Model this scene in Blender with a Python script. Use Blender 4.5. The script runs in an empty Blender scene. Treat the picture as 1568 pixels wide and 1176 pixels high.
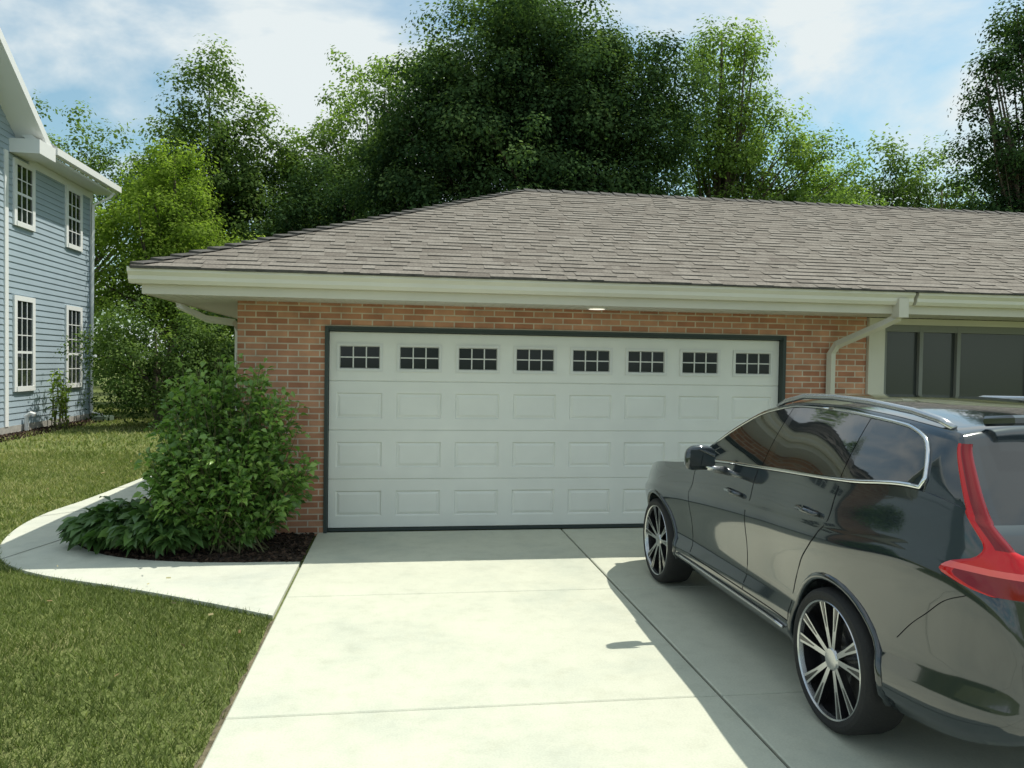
import bpy, bmesh, math, random
import numpy as np
from mathutils import Vector, Matrix
rng = np.random.default_rng(7); random.seed(7)
scene = bpy.context.scene
COL = scene.collection

# ------------------------------------------------------------------ helpers
class MB:
    def __init__(s): s.v=[]; s.f=[]; s.m=[]; s.c=[]
    def add(s, vs, fs, mi=0, tint=0.5):
        o=len(s.v); s.v.extend([tuple(p) for p in vs])
        for f in fs:
            s.f.append([i+o for i in f]); s.m.append(mi); s.c.append(tint)
    def quad(s,a,b,c,d,mi=0,tint=0.5): s.add([a,b,c,d],[(0,1,2,3)],mi,tint)
    def box(s,x0,x1,y0,y1,z0,z1,mi=0,tint=0.5):
        v=[(x0,y0,z0),(x1,y0,z0),(x1,y1,z0),(x0,y1,z0),(x0,y0,z1),(x1,y0,z1),(x1,y1,z1),(x0,y1,z1)]
        s.add(v,[(0,3,2,1),(4,5,6,7),(0,1,5,4),(1,2,6,5),(2,3,7,6),(3,0,4,7)],mi,tint)
    def tube(s,pts,rad,mi=0,n=8,caps=True,tint=0.5):
        pts=[Vector(p) for p in pts]
        if not hasattr(rad,'__len__'): rad=[rad]*len(pts)
        vs=[];fs=[]
        up=None
        for i,p in enumerate(pts):
            a=pts[max(0,i-1)]; b=pts[min(len(pts)-1,i+1)]
            t=(b-a).normalized()
            if up is None:
                up=Vector((0,0,1)) if abs(t.z)<0.9 else Vector((1,0,0))
            x=t.cross(up).normalized(); y=x.cross(t).normalized(); up=y
            for k in range(n):
                an=2*math.pi*k/n+math.pi/n
                vs.append(p+x*math.cos(an)*rad[i]+y*math.sin(an)*rad[i])
        for i in range(len(pts)-1):
            for k in range(n):
                fs.append((i*n+k,i*n+(k+1)%n,(i+1)*n+(k+1)%n,(i+1)*n+k))
        if caps:
            fs.append(tuple(range(n))[::-1]); fs.append(tuple(range((len(pts)-1)*n,len(pts)*n)))
        s.add(vs,fs,mi,tint)
    def extrude(s,prof,axis,a0,a1,mi=0):
        n=len(prof)
        if axis=='X': vs=[(a0,p[0],p[1]) for p in prof]+[(a1,p[0],p[1]) for p in prof]
        else: vs=[(p[0],a0,p[1]) for p in prof]+[(p[0],a1,p[1]) for p in prof]
        fs=[(i,(i+1)%n,n+(i+1)%n,n+i) for i in range(n)]
        fs+= [tuple(range(n))[::-1],tuple(range(n,2*n))]
        s.add(vs,fs,mi)
    def lathe(s,prof,c,n=48,mi=0,sgn=1):
        vs=[];fs=[];m=len(prof)
        for k in range(n):
            a=2*math.pi*k/n
            for r,x in prof: vs.append((c[0]+x*sgn,c[1]+r*math.cos(a),c[2]+r*math.sin(a)))
        for k in range(n):
            k2=(k+1)%n
            for j in range(m-1): fs.append((k*m+j,k*m+j+1,k2*m+j+1,k2*m+j))
        s.add(vs,fs,mi)
    def obj(s,name,mats,parent=None,smooth=False,fixn=True,tint=False,sharp=None):
        me=bpy.data.meshes.new(name); me.from_pydata(s.v,[],s.f)
        for m in mats: me.materials.append(m)
        me.polygons.foreach_set('material_index',s.m)
        if tint:
            at=me.attributes.new('tint','FLOAT','FACE'); at.data.foreach_set('value',s.c)
        if fixn:
            bm=bmesh.new(); bm.from_mesh(me); bmesh.ops.recalc_face_normals(bm,faces=bm.faces); bm.to_mesh(me); bm.free()
        if smooth:
            me.polygons.foreach_set('use_smooth',[True]*len(me.polygons))
            if sharp: 
                try: me.set_sharp_from_angle(angle=math.radians(sharp))
                except Exception: pass
        me.update()
        ob=bpy.data.objects.new(name,me); COL.objects.link(ob)
        if parent: ob.parent=parent
        return ob

def empty(name):
    e=bpy.data.objects.new(name,None); COL.objects.link(e); return e

def np_mesh(name,V,F,mat,tint=None,parent=None):
    me=bpy.data.meshes.new(name); k=F.shape[1]
    me.vertices.add(len(V)); me.vertices.foreach_set('co',V.astype(np.float32).ravel())
    me.loops.add(F.size); me.loops.foreach_set('vertex_index',F.astype(np.int32).ravel())
    me.polygons.add(len(F)); me.polygons.foreach_set('loop_start',(np.arange(len(F))*k).astype(np.int32))
    try: me.polygons.foreach_set('loop_total',np.full(len(F),k,dtype=np.int32))
    except Exception: pass
    me.update(calc_edges=True)
    if tint is not None:
        at=me.attributes.new('tint','FLOAT','POINT'); at.data.foreach_set('value',tint.astype(np.float32))
    me.materials.append(mat)
    ob=bpy.data.objects.new(name,me); COL.objects.link(ob)
    if parent: ob.parent=parent
    return ob

def new_mat(name):
    m=bpy.data.materials.new(name); m.use_nodes=True
    nt=m.node_tree; b=nt.nodes['Principled BSDF']; return m,nt,b
def N(nt,t,**kw):
    n=nt.nodes.new(t)
    for k,v in kw.items(): setattr(n,k,v)
    return n
def ramp(nt,stops):
    r=N(nt,'ShaderNodeValToRGB'); e=r.color_ramp.elements
    while len(e)<len(stops): e.new(0.5)
    for i,(p,c) in enumerate(stops):
        e[i].position=p; e[i].color=(*c,1)
    return r
def simple(name,col,rough=0.5,metal=0.0,spec=0.5,coat=0.0,noise=0.0,nscale=8,bump=0.0,bscale=60):
    m,nt,b=new_mat(name)
    b.inputs['Base Color'].default_value=(*col,1); b.inputs['Roughness'].default_value=rough
    b.inputs['Metallic'].default_value=metal; b.inputs['Specular IOR Level'].default_value=spec
    b.inputs['Coat Weight'].default_value=coat; b.inputs['Coat Roughness'].default_value=0.03
    tc=N(nt,'ShaderNodeTexCoord')
    if noise>0:
        n=N(nt,'ShaderNodeTexNoise'); n.inputs['Scale'].default_value=nscale; n.inputs['Detail'].default_value=6
        nt.links.new(tc.outputs['Object'],n.inputs['Vector'])
        r=ramp(nt,[(0.3,tuple(c*(1-noise) for c in col)),(0.7,tuple(min(1,c*(1+noise)) for c in col))])
        nt.links.new(n.outputs['Fac'],r.inputs['Fac']); nt.links.new(r.outputs['Color'],b.inputs['Base Color'])
    if bump>0:
        n=N(nt,'ShaderNodeTexNoise'); n.inputs['Scale'].default_value=bscale; n.inputs['Detail'].default_value=4
        nt.links.new(tc.outputs['Object'],n.inputs['Vector'])
        bp=N(nt,'ShaderNodeBump'); bp.inputs['Strength'].default_value=bump; bp.inputs['Distance'].default_value=0.01
        nt.links.new(n.outputs['Fac'],bp.inputs['Height']); nt.links.new(bp.outputs['Normal'],b.inputs['Normal'])
    return m

def foliage(name,c0,c1,c2,trans=0.35,rough=0.5,spec=0.3,matte=False):
    m,nt,b=new_mat(name)
    at=N(nt,'ShaderNodeAttribute',attribute_name='tint')
    r=ramp(nt,[(0.0,c0),(0.55,c1),(1.0,c2)])
    nt.links.new(at.outputs['Fac'],r.inputs['Fac']); nt.links.new(r.outputs['Color'],b.inputs['Base Color'])
    b.inputs['Roughness'].default_value=rough; b.inputs['Specular IOR Level'].default_value=spec
    out=nt.nodes['Material Output']; surf=b
    if matte:
        surf=N(nt,'ShaderNodeBsdfDiffuse'); nt.links.new(r.outputs['Color'],surf.inputs['Color']); nt.nodes.remove(b)
        nt.links.new(surf.outputs[0],out.inputs['Surface'])
    if trans>0:
        tr=N(nt,'ShaderNodeBsdfTranslucent')
        mx=N(nt,'ShaderNodeMix',data_type='RGBA',blend_type='MULTIPLY'); mx.inputs[0].default_value=1.0
        mx.inputs[7].default_value=(1.6,1.8,0.8,1)
        nt.links.new(r.outputs['Color'],mx.inputs[6]); nt.links.new(mx.outputs[2],tr.inputs['Color'])
        ms=N(nt,'ShaderNodeMixShader'); ms.inputs[0].default_value=trans
        nt.links.new(surf.outputs[0],ms.inputs[1]); nt.links.new(tr.outputs[0],ms.inputs[2]); nt.links.new(ms.outputs[0],out.inputs['Surface'])
    return m

# ------------------------------------------------------------------ materials
M_white=simple('door_paint',(0.77,0.77,0.71),0.45,noise=0.03,nscale=3)
M_trim=simple('almond_aluminium',(0.60,0.57,0.48),0.4,noise=0.04,nscale=2)
M_trimlt=simple('gutter_enamel',(0.70,0.67,0.57),0.35,noise=0.04,nscale=2)
M_dark=simple('dark_weatherstrip',(0.035,0.05,0.045),0.6)
M_glassd=simple('dark_window_glass',(0.015,0.02,0.022),0.05,spec=0.6)
M_mull=simple('muntin_white',(0.7,0.7,0.66),0.4)

def concrete(name,base):
    m,nt,b=new_mat(name); tc=N(nt,'ShaderNodeTexCoord')
    n1=N(nt,'ShaderNodeTexNoise'); n1.inputs['Scale'].default_value=1.1; n1.inputs['Detail'].default_value=8; n1.inputs['Roughness'].default_value=0.7
    n2=N(nt,'ShaderNodeTexNoise'); n2.inputs['Scale'].default_value=90; n2.inputs['Detail'].default_value=3
    n3=N(nt,'ShaderNodeTexNoise'); n3.inputs['Scale'].default_value=6; n3.inputs['Detail'].default_value=8; n3.inputs['Roughness'].default_value=0.7
    for n in (n1,n2,n3): nt.links.new(tc.outputs['Object'],n.inputs['Vector'])
    r=ramp(nt,[(0.3,tuple(c*f for c,f in zip(base,(.84,.87,.89)))),(0.5,base),(0.72,tuple(c*1.08 for c in base))])
    nt.links.new(n1.outputs['Fac'],r.inputs['Fac'])
    mx=N(nt,'ShaderNodeMix',data_type='RGBA',blend_type='MULTIPLY'); mx.inputs[0].default_value=0.5
    r2=ramp(nt,[(0.3,(0.8,0.8,0.8)),(0.65,(1,1,1))]); nt.links.new(n2.outputs['Fac'],r2.inputs['Fac'])
    nt.links.new(r.outputs['Color'],mx.inputs[6]); nt.links.new(r2.outputs['Color'],mx.inputs[7])
    mx3=N(nt,'ShaderNodeMix',data_type='RGBA',blend_type='MULTIPLY'); mx3.inputs[0].default_value=1
    r3=ramp(nt,[(0.28,(0.9,0.9,0.88)),(0.5,(1,1,1)),(.75,(1.04,1.04,1.03))]); nt.links.new(n3.outputs['Fac'],r3.inputs['Fac'])
    nt.links.new(mx.outputs[2],mx3.inputs[6]); nt.links.new(r3.outputs['Color'],mx3.inputs[7])
    nt.links.new(mx3.outputs[2],b.inputs['Base Color']); b.inputs['Roughness'].default_value=0.85
    bp=N(nt,'ShaderNodeBump'); bp.inputs['Strength'].default_value=0.25; bp.inputs['Distance'].default_value=0.004
    nt.links.new(n2.outputs['Fac'],bp.inputs['Height']); nt.links.new(bp.outputs['Normal'],b.inputs['Normal'])
    return m
M_conc=concrete('concrete_driveway_mat',(0.54,0.55,0.445))
M_conc2=concrete('concrete_path_mat',(0.56,0.57,0.48))
M_joint=simple('joint_dark',(0.10,0.10,0.085),0.9,noise=0.4,nscale=20)

def brickmat():
    m,nt,b=new_mat('red_brick'); g=N(nt,'ShaderNodeNewGeometry'); sp=N(nt,'ShaderNodeSeparateXYZ')
    nt.links.new(g.outputs['Position'],sp.inputs[0])
    ad=N(nt,'ShaderNodeMath',operation='ADD'); nt.links.new(sp.outputs[0],ad.inputs[0]); nt.links.new(sp.outputs[1],ad.inputs[1])
    cb=N(nt,'ShaderNodeCombineXYZ'); nt.links.new(ad.outputs[0],cb.inputs[0]); nt.links.new(sp.outputs[2],cb.inputs[1])
    br=N(nt,'ShaderNodeTexBrick'); br.inputs['Scale'].default_value=1.0
    br.inputs['Brick Width'].default_value=0.215; br.inputs['Row Height'].default_value=0.066
    br.inputs['Mortar Size'].default_value=0.007; br.inputs['Mortar Smooth'].default_value=0.1; br.inputs['Bias'].default_value=-.15
    br.inputs['Color1'].default_value=(0.40,0.175,0.10,1); br.inputs['Color2'].default_value=(0.58,0.31,0.19,1); br.inputs['Mortar'].default_value=(0.58,0.50,0.40,1)
    nt.links.new(cb.outputs[0],br.inputs['Vector'])
    n=N(nt,'ShaderNodeTexNoise'); n.inputs['Scale'].default_value=6; n.inputs['Detail'].default_value=8
    nt.links.new(g.outputs['Position'],n.inputs['Vector'])
    r=ramp(nt,[(0.3,(0.75,0.73,0.72)),(0.7,(1.15,1.13,1.1))]); nt.links.new(n.outputs['Fac'],r.inputs['Fac'])
    mx=N(nt,'ShaderNodeMix',data_type='RGBA',blend_type='MULTIPLY'); mx.inputs[0].default_value=0.8
    nt.links.new(br.outputs['Color'],mx.inputs[6]); nt.links.new(r.outputs['Color'],mx.inputs[7]); nt.links.new(mx.outputs[2],b.inputs['Base Color'])
    b.inputs['Roughness'].default_value=0.9
    iv=N(nt,'ShaderNodeMath',operation='SUBTRACT'); iv.inputs[0].default_value=1; nt.links.new(br.outputs['Fac'],iv.inputs[1])
    bp=N(nt,'ShaderNodeBump'); bp.inputs['Strength'].default_value=0.7; bp.inputs['Distance'].default_value=0.008
    nt.links.new(iv.outputs[0],bp.inputs['Height']); nt.links.new(bp.outputs['Normal'],b.inputs['Normal'])
    return m
M_brick=brickmat()

def shinglemat(name,c0,c1,c2):
    m,nt,b=new_mat(name)
    at=N(nt,'ShaderNodeAttribute',attribute_name='tint'); r=ramp(nt,[(0.0,c0),(0.5,c1),(1.0,c2)])
    nt.links.new(at.outputs['Fac'],r.inputs['Fac'])
    tc=N(nt,'ShaderNodeTexCoord'); n=N(nt,'ShaderNodeTexNoise'); n.inputs['Scale'].default_value=45; n.inputs['Detail'].default_value=5
    nt.links.new(tc.outputs['Object'],n.inputs['Vector'])
    r2=ramp(nt,[(0.3,(0.65,0.65,0.65)),(0.7,(1.25,1.25,1.25))]); nt.links.new(n.outputs['Fac'],r2.inputs['Fac'])
    mx=N(nt,'ShaderNodeMix',data_type='RGBA',blend_type='MULTIPLY'); mx.inputs[0].default_value=0.8
    nt.links.new(r.outputs['Color'],mx.inputs[6]); nt.links.new(r2.outputs['Color'],mx.inputs[7]); nt.links.new(mx.outputs[2],b.inputs['Base Color'])
    b.inputs['Roughness'].default_value=0.95; b.inputs['Specular IOR Level'].default_value=0.15
    return m
M_shing=shinglemat('asphalt_shingle',(0.14,0.122,0.103),(0.205,0.185,0.158),(0.26,0.238,0.207))
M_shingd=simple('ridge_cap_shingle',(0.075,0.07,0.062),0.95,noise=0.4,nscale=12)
M_shing2=simple('grey_roof',(0.13,0.13,0.13),0.95,noise=0.35,nscale=10)

# ------------------------------------------------------------------ world + sun
sund=Vector((0.48,0.18,1.0)).normalized()
elev=math.asin(sund.z); azr=math.atan2(sund.x,sund.y)
w=bpy.data.worlds.new('World'); scene.world=w; w.use_nodes=True; nt=w.node_tree
bg=nt.nodes['Background']; bg.inputs['Strength'].default_value=0.115
sky=N(nt,'ShaderNodeTexSky'); sky.sky_type='NISHITA'; sky.sun_disc=False; sky.sun_elevation=elev; sky.sun_rotation=azr
sky.air_density=1.2; sky.dust_density=1.5; sky.ozone_density=1.0
tc=N(nt,'ShaderNodeTexCoord'); sp=N(nt,'ShaderNodeSeparateXYZ'); nt.links.new(tc.outputs['Generated'],sp.inputs[0])
mz=N(nt,'ShaderNodeMath',operation='MAXIMUM'); nt.links.new(sp.outputs[2],mz.inputs[0]); mz.inputs[1].default_value=0.0
az=N(nt,'ShaderNodeMath',operation='ADD'); nt.links.new(mz.outputs[0],az.inputs[0]); az.inputs[1].default_value=0.22
dx=N(nt,'ShaderNodeMath',operation='DIVIDE'); nt.links.new(sp.outputs[0],dx.inputs[0]); nt.links.new(az.outputs[0],dx.inputs[1])
dy=N(nt,'ShaderNodeMath',operation='DIVIDE'); nt.links.new(sp.outputs[1],dy.inputs[0]); nt.links.new(az.outputs[0],dy.inputs[1])
cb=N(nt,'ShaderNodeCombineXYZ'); nt.links.new(dx.outputs[0],cb.inputs[0]); nt.links.new(dy.outputs[0],cb.inputs[1]); cb.inputs[2].default_value=3.1
no=N(nt,'ShaderNodeTexNoise'); no.inputs['Scale'].default_value=1.9; no.inputs['Detail'].default_value=6; no.inputs['Roughness'].default_value=0.56; no.inputs['Distortion'].default_value=0.25
nt.links.new(cb.outputs[0],no.inputs['Vector'])
rp=ramp(nt,[(0.40,(0.12,0.12,0.12)),(0.49,(.45,.45,.45)),(0.60,(1,1,1))]); nt.links.new(no.outputs['Fac'],rp.inputs['Fac'])
tn=N(nt,'ShaderNodeMix',data_type='RGBA',blend_type='MULTIPLY'); tn.inputs[0].default_value=1; tn.inputs[7].default_value=(0.95,1.28,1.22,1)
nt.links.new(sky.outputs['Color'],tn.inputs[6])
mx=N(nt,'ShaderNodeMix',data_type='RGBA'); nt.links.new(rp.outputs['Color'],mx.inputs[0])
nt.links.new(tn.outputs[2],mx.inputs[6]); mx.inputs[7].default_value=(7.0,7.6,7.7,1)
nt.links.new(mx.outputs[2],bg.inputs['Color'])
sl=bpy.data.lights.new('sun','SUN'); sl.energy=4.7; sl.angle=math.radians(0.5); sl.color=(1.0,0.96,0.86)
so=bpy.data.objects.new('sun',sl); COL.objects.link(so); so.rotation_euler=(-sund).to_track_quat('-Z','Y').to_euler(); so.location=(10,5,20)
scene.view_settings.view_transform='Standard'; scene.view_settings.look='None'; scene.view_settings.exposure=0

# ------------------------------------------------------------------ camera
cam=bpy.data.cameras.new('camera'); cam.lens=27.18; cam.sensor_width=36; cam.clip_end=2000; cam.clip_start=0.05
co=bpy.data.objects.new('camera',cam); COL.objects.link(co); scene.camera=co
R=Matrix.Rotation(math.radians(-8.1),4,'Z')@Matrix.Rotation(math.radians(90-1.45),4,'X')@Matrix.Rotation(math.radians(0.9),4,'Z')
co.matrix_world=Matrix.Translation((0,0,1.8))@R

# ------------------------------------------------------------------ curves / regions
def catmull(pts,n=8):
    P=[np.array(p,float) for p in pts]; P=[2*P[0]-P[1]]+P+[2*P[-1]-P[-2]]; out=[]
    for i in range(1,len(P)-2):
        for k in range(n):
            t=k/n
            out.append(0.5*((2*P[i])+(-P[i-1]+P[i+1])*t+(2*P[i-1]-5*P[i]+4*P[i+1]-P[i+2])*t*t+(-P[i-1]+3*P[i]-3*P[i+1]+P[i+2])*t**3))
    out.append(P[-2]); return np.array(out)
def resample(C,n):
    d=np.r_[0,np.cumsum(np.linalg.norm(np.diff(C,axis=0),axis=1))]; t=np.linspace(0,d[-1],n)
    return np.c_[np.interp(t,d,C[:,0]),np.interp(t,d,C[:,1])]
outer=resample(catmull([(-.885,5.6),(-1.36,5.92),(-2.11,6.38),(-2.97,6.86),(-3.46,7.33),(-3.78,7.95),(-4.0,8.8),(-4.05,9.6),(-3.95,10.6),(-3.85,13),(-3.8,17)]),90)
inner=resample(catmull([(-.885,7.09),(-1.8,7.15),(-2.55,7.4),(-3.1,7.95),(-3.38,8.7),(-3.4,9.6),(-3.15,10.8),(-2.85,13),(-2.8,17)]),90)
def inpoly(x,y,poly):
    ins=np.zeros(len(x),bool); n=len(poly); j=n-1
    for i in range(n):
        xi,yi=poly[i]; xj,yj=poly[j]
        if yi!=yj:
            c=((yi>y)!=(yj>y))&(x<(xj-xi)*(y-yi)/(yj-yi)+xi); ins^=c
        j=i
    return ins
PATH=np.vstack([outer,inner[::-1]])
BED=np.vstack([inner,[(-1.68,17),(-1.68,8.27),(-.885,8.27)]])

def groundmat():
    m,nt,b=new_mat('grass_ground'); tc=N(nt,'ShaderNodeTexCoord')
    n1=N(nt,'ShaderNodeTexNoise'); n1.inputs['Scale'].default_value=0.7; n1.inputs['Detail'].default_value=8
    n2=N(nt,'ShaderNodeTexNoise'); n2.inputs['Scale'].default_value=40; n2.inputs['Detail'].default_value=6
    for n in (n1,n2): nt.links.new(tc.outputs['Object'],n.inputs['Vector'])
    r=ramp(nt,[(0.35,(0.12,0.15,0.055)),(0.55,(0.17,0.205,0.075)),(0.72,(0.25,0.25,0.115))]); nt.links.new(n1.outputs['Fac'],r.inputs['Fac'])
    r2=ramp(nt,[(0.3,(0.6,0.6,0.55)),(0.7,(1.2,1.2,1.1))]); nt.links.new(n2.outputs['Fac'],r2.inputs['Fac'])
    mx=N(nt,'ShaderNodeMix',data_type='RGBA',blend_type='MULTIPLY'); mx.inputs[0].default_value=1
    nt.links.new(r.outputs['Color'],mx.inputs[6]); nt.links.new(r2.outputs['Color'],mx.inputs[7]); nt.links.new(mx.outputs[2],b.inputs['Base Color'])
    b.inputs['Roughness'].default_value=1; b.inputs['Specular IOR Level'].default_value=0.1
    bp=N(nt,'ShaderNodeBump'); bp.inputs['Strength'].default_value=1; bp.inputs['Distance'].default_value=0.03
    nt.links.new(n2.outputs['Fac'],bp.inputs['Height']); nt.links.new(bp.outputs['Normal'],b.inputs['Normal']); return m
b=MB(); b.quad((-600,-300,-.03),(600,-300,-.03),(600,900,-.03),(-600,900,-.03)); b.obj('ground',[groundmat()],fixn=False)

# driveway slabs
b=MB()
b.quad((-.86,-6,-.018),(5.2,-6,-.018),(5.2,8.27,-.018),(-.86,8.27,-.018),1)
ys=[8.30,6.03,4.0,1.97,-.05,-2.1,-4.1,-6]
def slab(b,x0,x1,y0,y1,mi=0,e=0.008):
    z=0
    b.quad((x0+e,y0+e,z),(x1-e,y0+e,z),(x1-e,y1-e,z),(x0+e,y1-e,z),mi)
    o=[(x0,y0),(x1,y0),(x1,y1),(x0,y1)]; i_=[(x0+e,y0+e),(x1-e,y0+e),(x1-e,y1-e),(x0+e,y1-e)]
    for k in range(4):
        a,c=o[k],o[(k+1)%4]; p,q=i_[k],i_[(k+1)%4]
        b.quad((a[0],a[1],z-.006),(c[0],c[1],z-.006),(q[0],q[1],z),(p[0],p[1],z),mi)
        b.quad((a[0],a[1],z-.1),(c[0],c[1],z-.1),(c[0],c[1],z-.006),(a[0],a[1],z-.006),mi)
for i in range(len(ys)-1):
    g=0.004
    slab(b,-.86,1.747,ys[i+1]+g,ys[i]-g); slab(b,1.763,5.2,ys[i+1]+g,ys[i]-g)
b.obj('concrete_driveway',[M_conc,M_joint],fixn=False)

# path
b=MB()
n=len(outer)
cuts={22,36,50,64,78}
for i in range(n-1):
    o0,o1,i0,i1=outer[i],outer[i+1],inner[i],inner[i+1]
    b.quad((*o0,0),(*o1,0),(*i1,0),(*i0,0),0)
    b.quad((*o0,-.1),(*o1,-.1),(*o1,0),(*o0,0),0); b.quad((*i0,0),(*i1,0),(*i1,-.1),(*i0,-.1),0)
    if i in cuts:
        dn=(o1-o0)/np.linalg.norm(o1-o0)*.012
        b.quad((*o0,.003),(*(o0+dn),.003),(*(i0+dn),.003),(*i0,.003),1)
b.quad((*outer[0],-.1),(*inner[0],-.1),(*inner[0],0),(*outer[0],0),0)
b.obj('concrete_path',[M_conc2,M_joint],fixn=False)

# mulch bed
M_mulch=simple('mulch',(0.035,0.022,0.015),0.95,noise=0.6,nscale=40,bump=1.0,bscale=45)
bm=bmesh.new(); vs=[bm.verts.new((p[0],p[1],-.012)) for p in BED]; bm.faces.new(vs); bmesh.ops.triangulate(bm,faces=bm.faces)
bmesh.ops.recalc_face_normals(bm,faces=bm.faces)
me=bpy.data.meshes.new('mulch_bed'); bm.to_mesh(me); bm.free(); me.materials.append(M_mulch)
mulch=bpy.data.objects.new('mulch_bed',me); COL.objects.link(mulch)
def chips(name,xs,ys_,z0,size,mat,parent=None,flat=.4):
    n=len(xs); C=np.c_[xs,ys_,z0+rng.random(n)*0.02]
    a=rng.normal(size=(n,3)); a[:,2]*=flat; a/=np.linalg.norm(a,axis=1)[:,None]
    u=rng.normal(size=(n,3)); bb=np.cross(a,u); bb/=np.linalg.norm(bb,axis=1)[:,None]
    L=(size*(.5+rng.random(n)))[:,None]; W=L*.35
    V=np.stack([C-a*L-bb*W,C+a*L-bb*W,C+a*L+bb*W,C-a*L+bb*W],1).reshape(-1,3); F=np.arange(4*n).reshape(-1,4)
    return np_mesh(name,V,F,mat,np.repeat(rng.random(n),4),parent)
M_chip=foliage('mulch_chip',(0.018,0.012,0.008),(0.045,0.028,0.018),(0.10,0.06,0.04),trans=0.0,rough=0.9)
x=rng.uniform(-3.5,-.87,9000); y=rng.uniform(7.05,10,9000); k=inpoly(x,y,BED); chips('bark_chips',x[k],y[k],-.012,0.02,M_chip,mulch)
M_soil=simple('soil',(0.13,0.11,0.065),0.95,noise=0.5,nscale=25,bump=1,bscale=40)
b=MB(); yy=np.linspace(-5,5.55,120); ww=.008+.03*rng.random(120)
for i in range(119): b.quad((-.865-ww[i],yy[i],-.02),(-.861,yy[i],-.02),(-.861,yy[i+1],-.02),(-.865-ww[i+1],yy[i+1],-.02))
b.obj('soil_edge',[M_soil],fixn=False)
M_fall=foliage('fallen_leaf',(0.16,0.10,0.04),(0.30,0.24,0.10),(0.5,0.48,0.28),trans=0,rough=.7)
x=np.r_[rng.uniform(-4.8,-.9,38),rng.uniform(-9,-3,40)]; y=np.r_[rng.uniform(3,7,38),rng.uniform(8,15,40)]
chips('fallen_leaves',x,y,.016,0.016,M_fall,flat=.1)

# ------------------------------------------------------------------ grass
M_grass=foliage('grass_blades',(0.08,0.105,0.036),(0.16,0.205,0.065),(0.36,0.35,0.17),trans=0.25,matte=True)
def grass(x0,x1,y0,y1,n,h,wd,br=0):
    x=rng.uniform(x0,x1,n); y=rng.uniform(y0,y1,n)
    k=~(inpoly(x,y,PATH)|inpoly(x,y,BED)|((x>-.885)&(x<5.25)&(y<9))|((x>-1.7)&(y>8.2)&(y<16))|((x<-8.75)&(y>9)&(y<25)))
    k&=~((x>-.91)&(y<5.6)&(rng.random(n)<.5))
    x=x[k];y=y[k];n=len(x)
    pat=.5+.5*np.sin(x*1.7+np.sin(y*1.3)*1.5)*np.cos(y*1.1+x*.6)
    p2=.5+.5*np.sin(x*6.1+np.sin(y*4.3)*2)*np.cos(y*5.1+x*3.6)
    t=np.clip(.12+br+.28*pat+.15*p2+rng.normal(size=n)*.16+(rng.random(n)<.08)*.5,0,1)
    H=h*(.5+.8*rng.random(n)); an=rng.random(n)*6.283; ln=H*(.2+1.0*rng.random(n))
    px,py=np.cos(an),np.sin(an); W=wd*(.6+.8*rng.random(n))
    la=an+rng.normal(size=n)*1.2+1.57
    z=np.full(n,-.03)
    V=np.stack([np.c_[x-px*W,y-py*W,z],np.c_[x+px*W,y+py*W,z],np.c_[x+np.cos(la)*ln,y+np.sin(la)*ln,z+H]],1).reshape(-1,3)
    return V,np.repeat(t,3)
parts=[grass(-5.5,-.86,2.2,8,140000,.045,.0036),grass(-12,-2.8,7,16,110000,.05,.008,.3),grass(-20,-2,15,32,50000,.07,.018,.32),grass(5.2,9,0,8,5000,.05,.01)]
V=np.vstack([p[0] for p in parts]); T=np.concatenate([p[1] for p in parts]); F=np.arange(len(V)).reshape(-1,3)
np_mesh('lawn_grass',V,F,M_grass,T)

# ------------------------------------------------------------------ garage (brick_house)
house=empty('brick_house')
b=MB()
b.box(-1.68,-.80,8.27,8.47,-.1,2.41); b.box(4.31,5.30,8.27,8.47,-.1,2.41); b.box(-.80,4.31,8.27,8.47,2.165,2.41)
b.box(-1.68,-1.48,8.47,16,-.1,2.41); b.box(5.30,12.0,8.27,8.47,-.1,.45); b.box(12.0,16,8.27,8.47,-.1,2.41)
b.box(15.8,16,8.47,16,-.1,2.41); b.box(-1.48,15.8,15.8,16,-.1,2.41)
b.obj('brick_walls',[M_brick],house)
b=MB()
b.box(-.80,-.765,8.25,8.42,0,2.15,0); b.box(4.275,4.31,8.25,8.42,0,2.15,0); b.box(-.80,4.31,8.25,8.268,2.15,2.172,0); b.box(-.765,4.275,8.27,8.42,2.125,2.16,0)
b.box(-.765,4.275,8.33,8.36,0.0,.03,0); b.box(-.765,4.275,8.40,8.44,0,2.12,0)
b.obj('door_surround',[M_dark],house)
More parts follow.
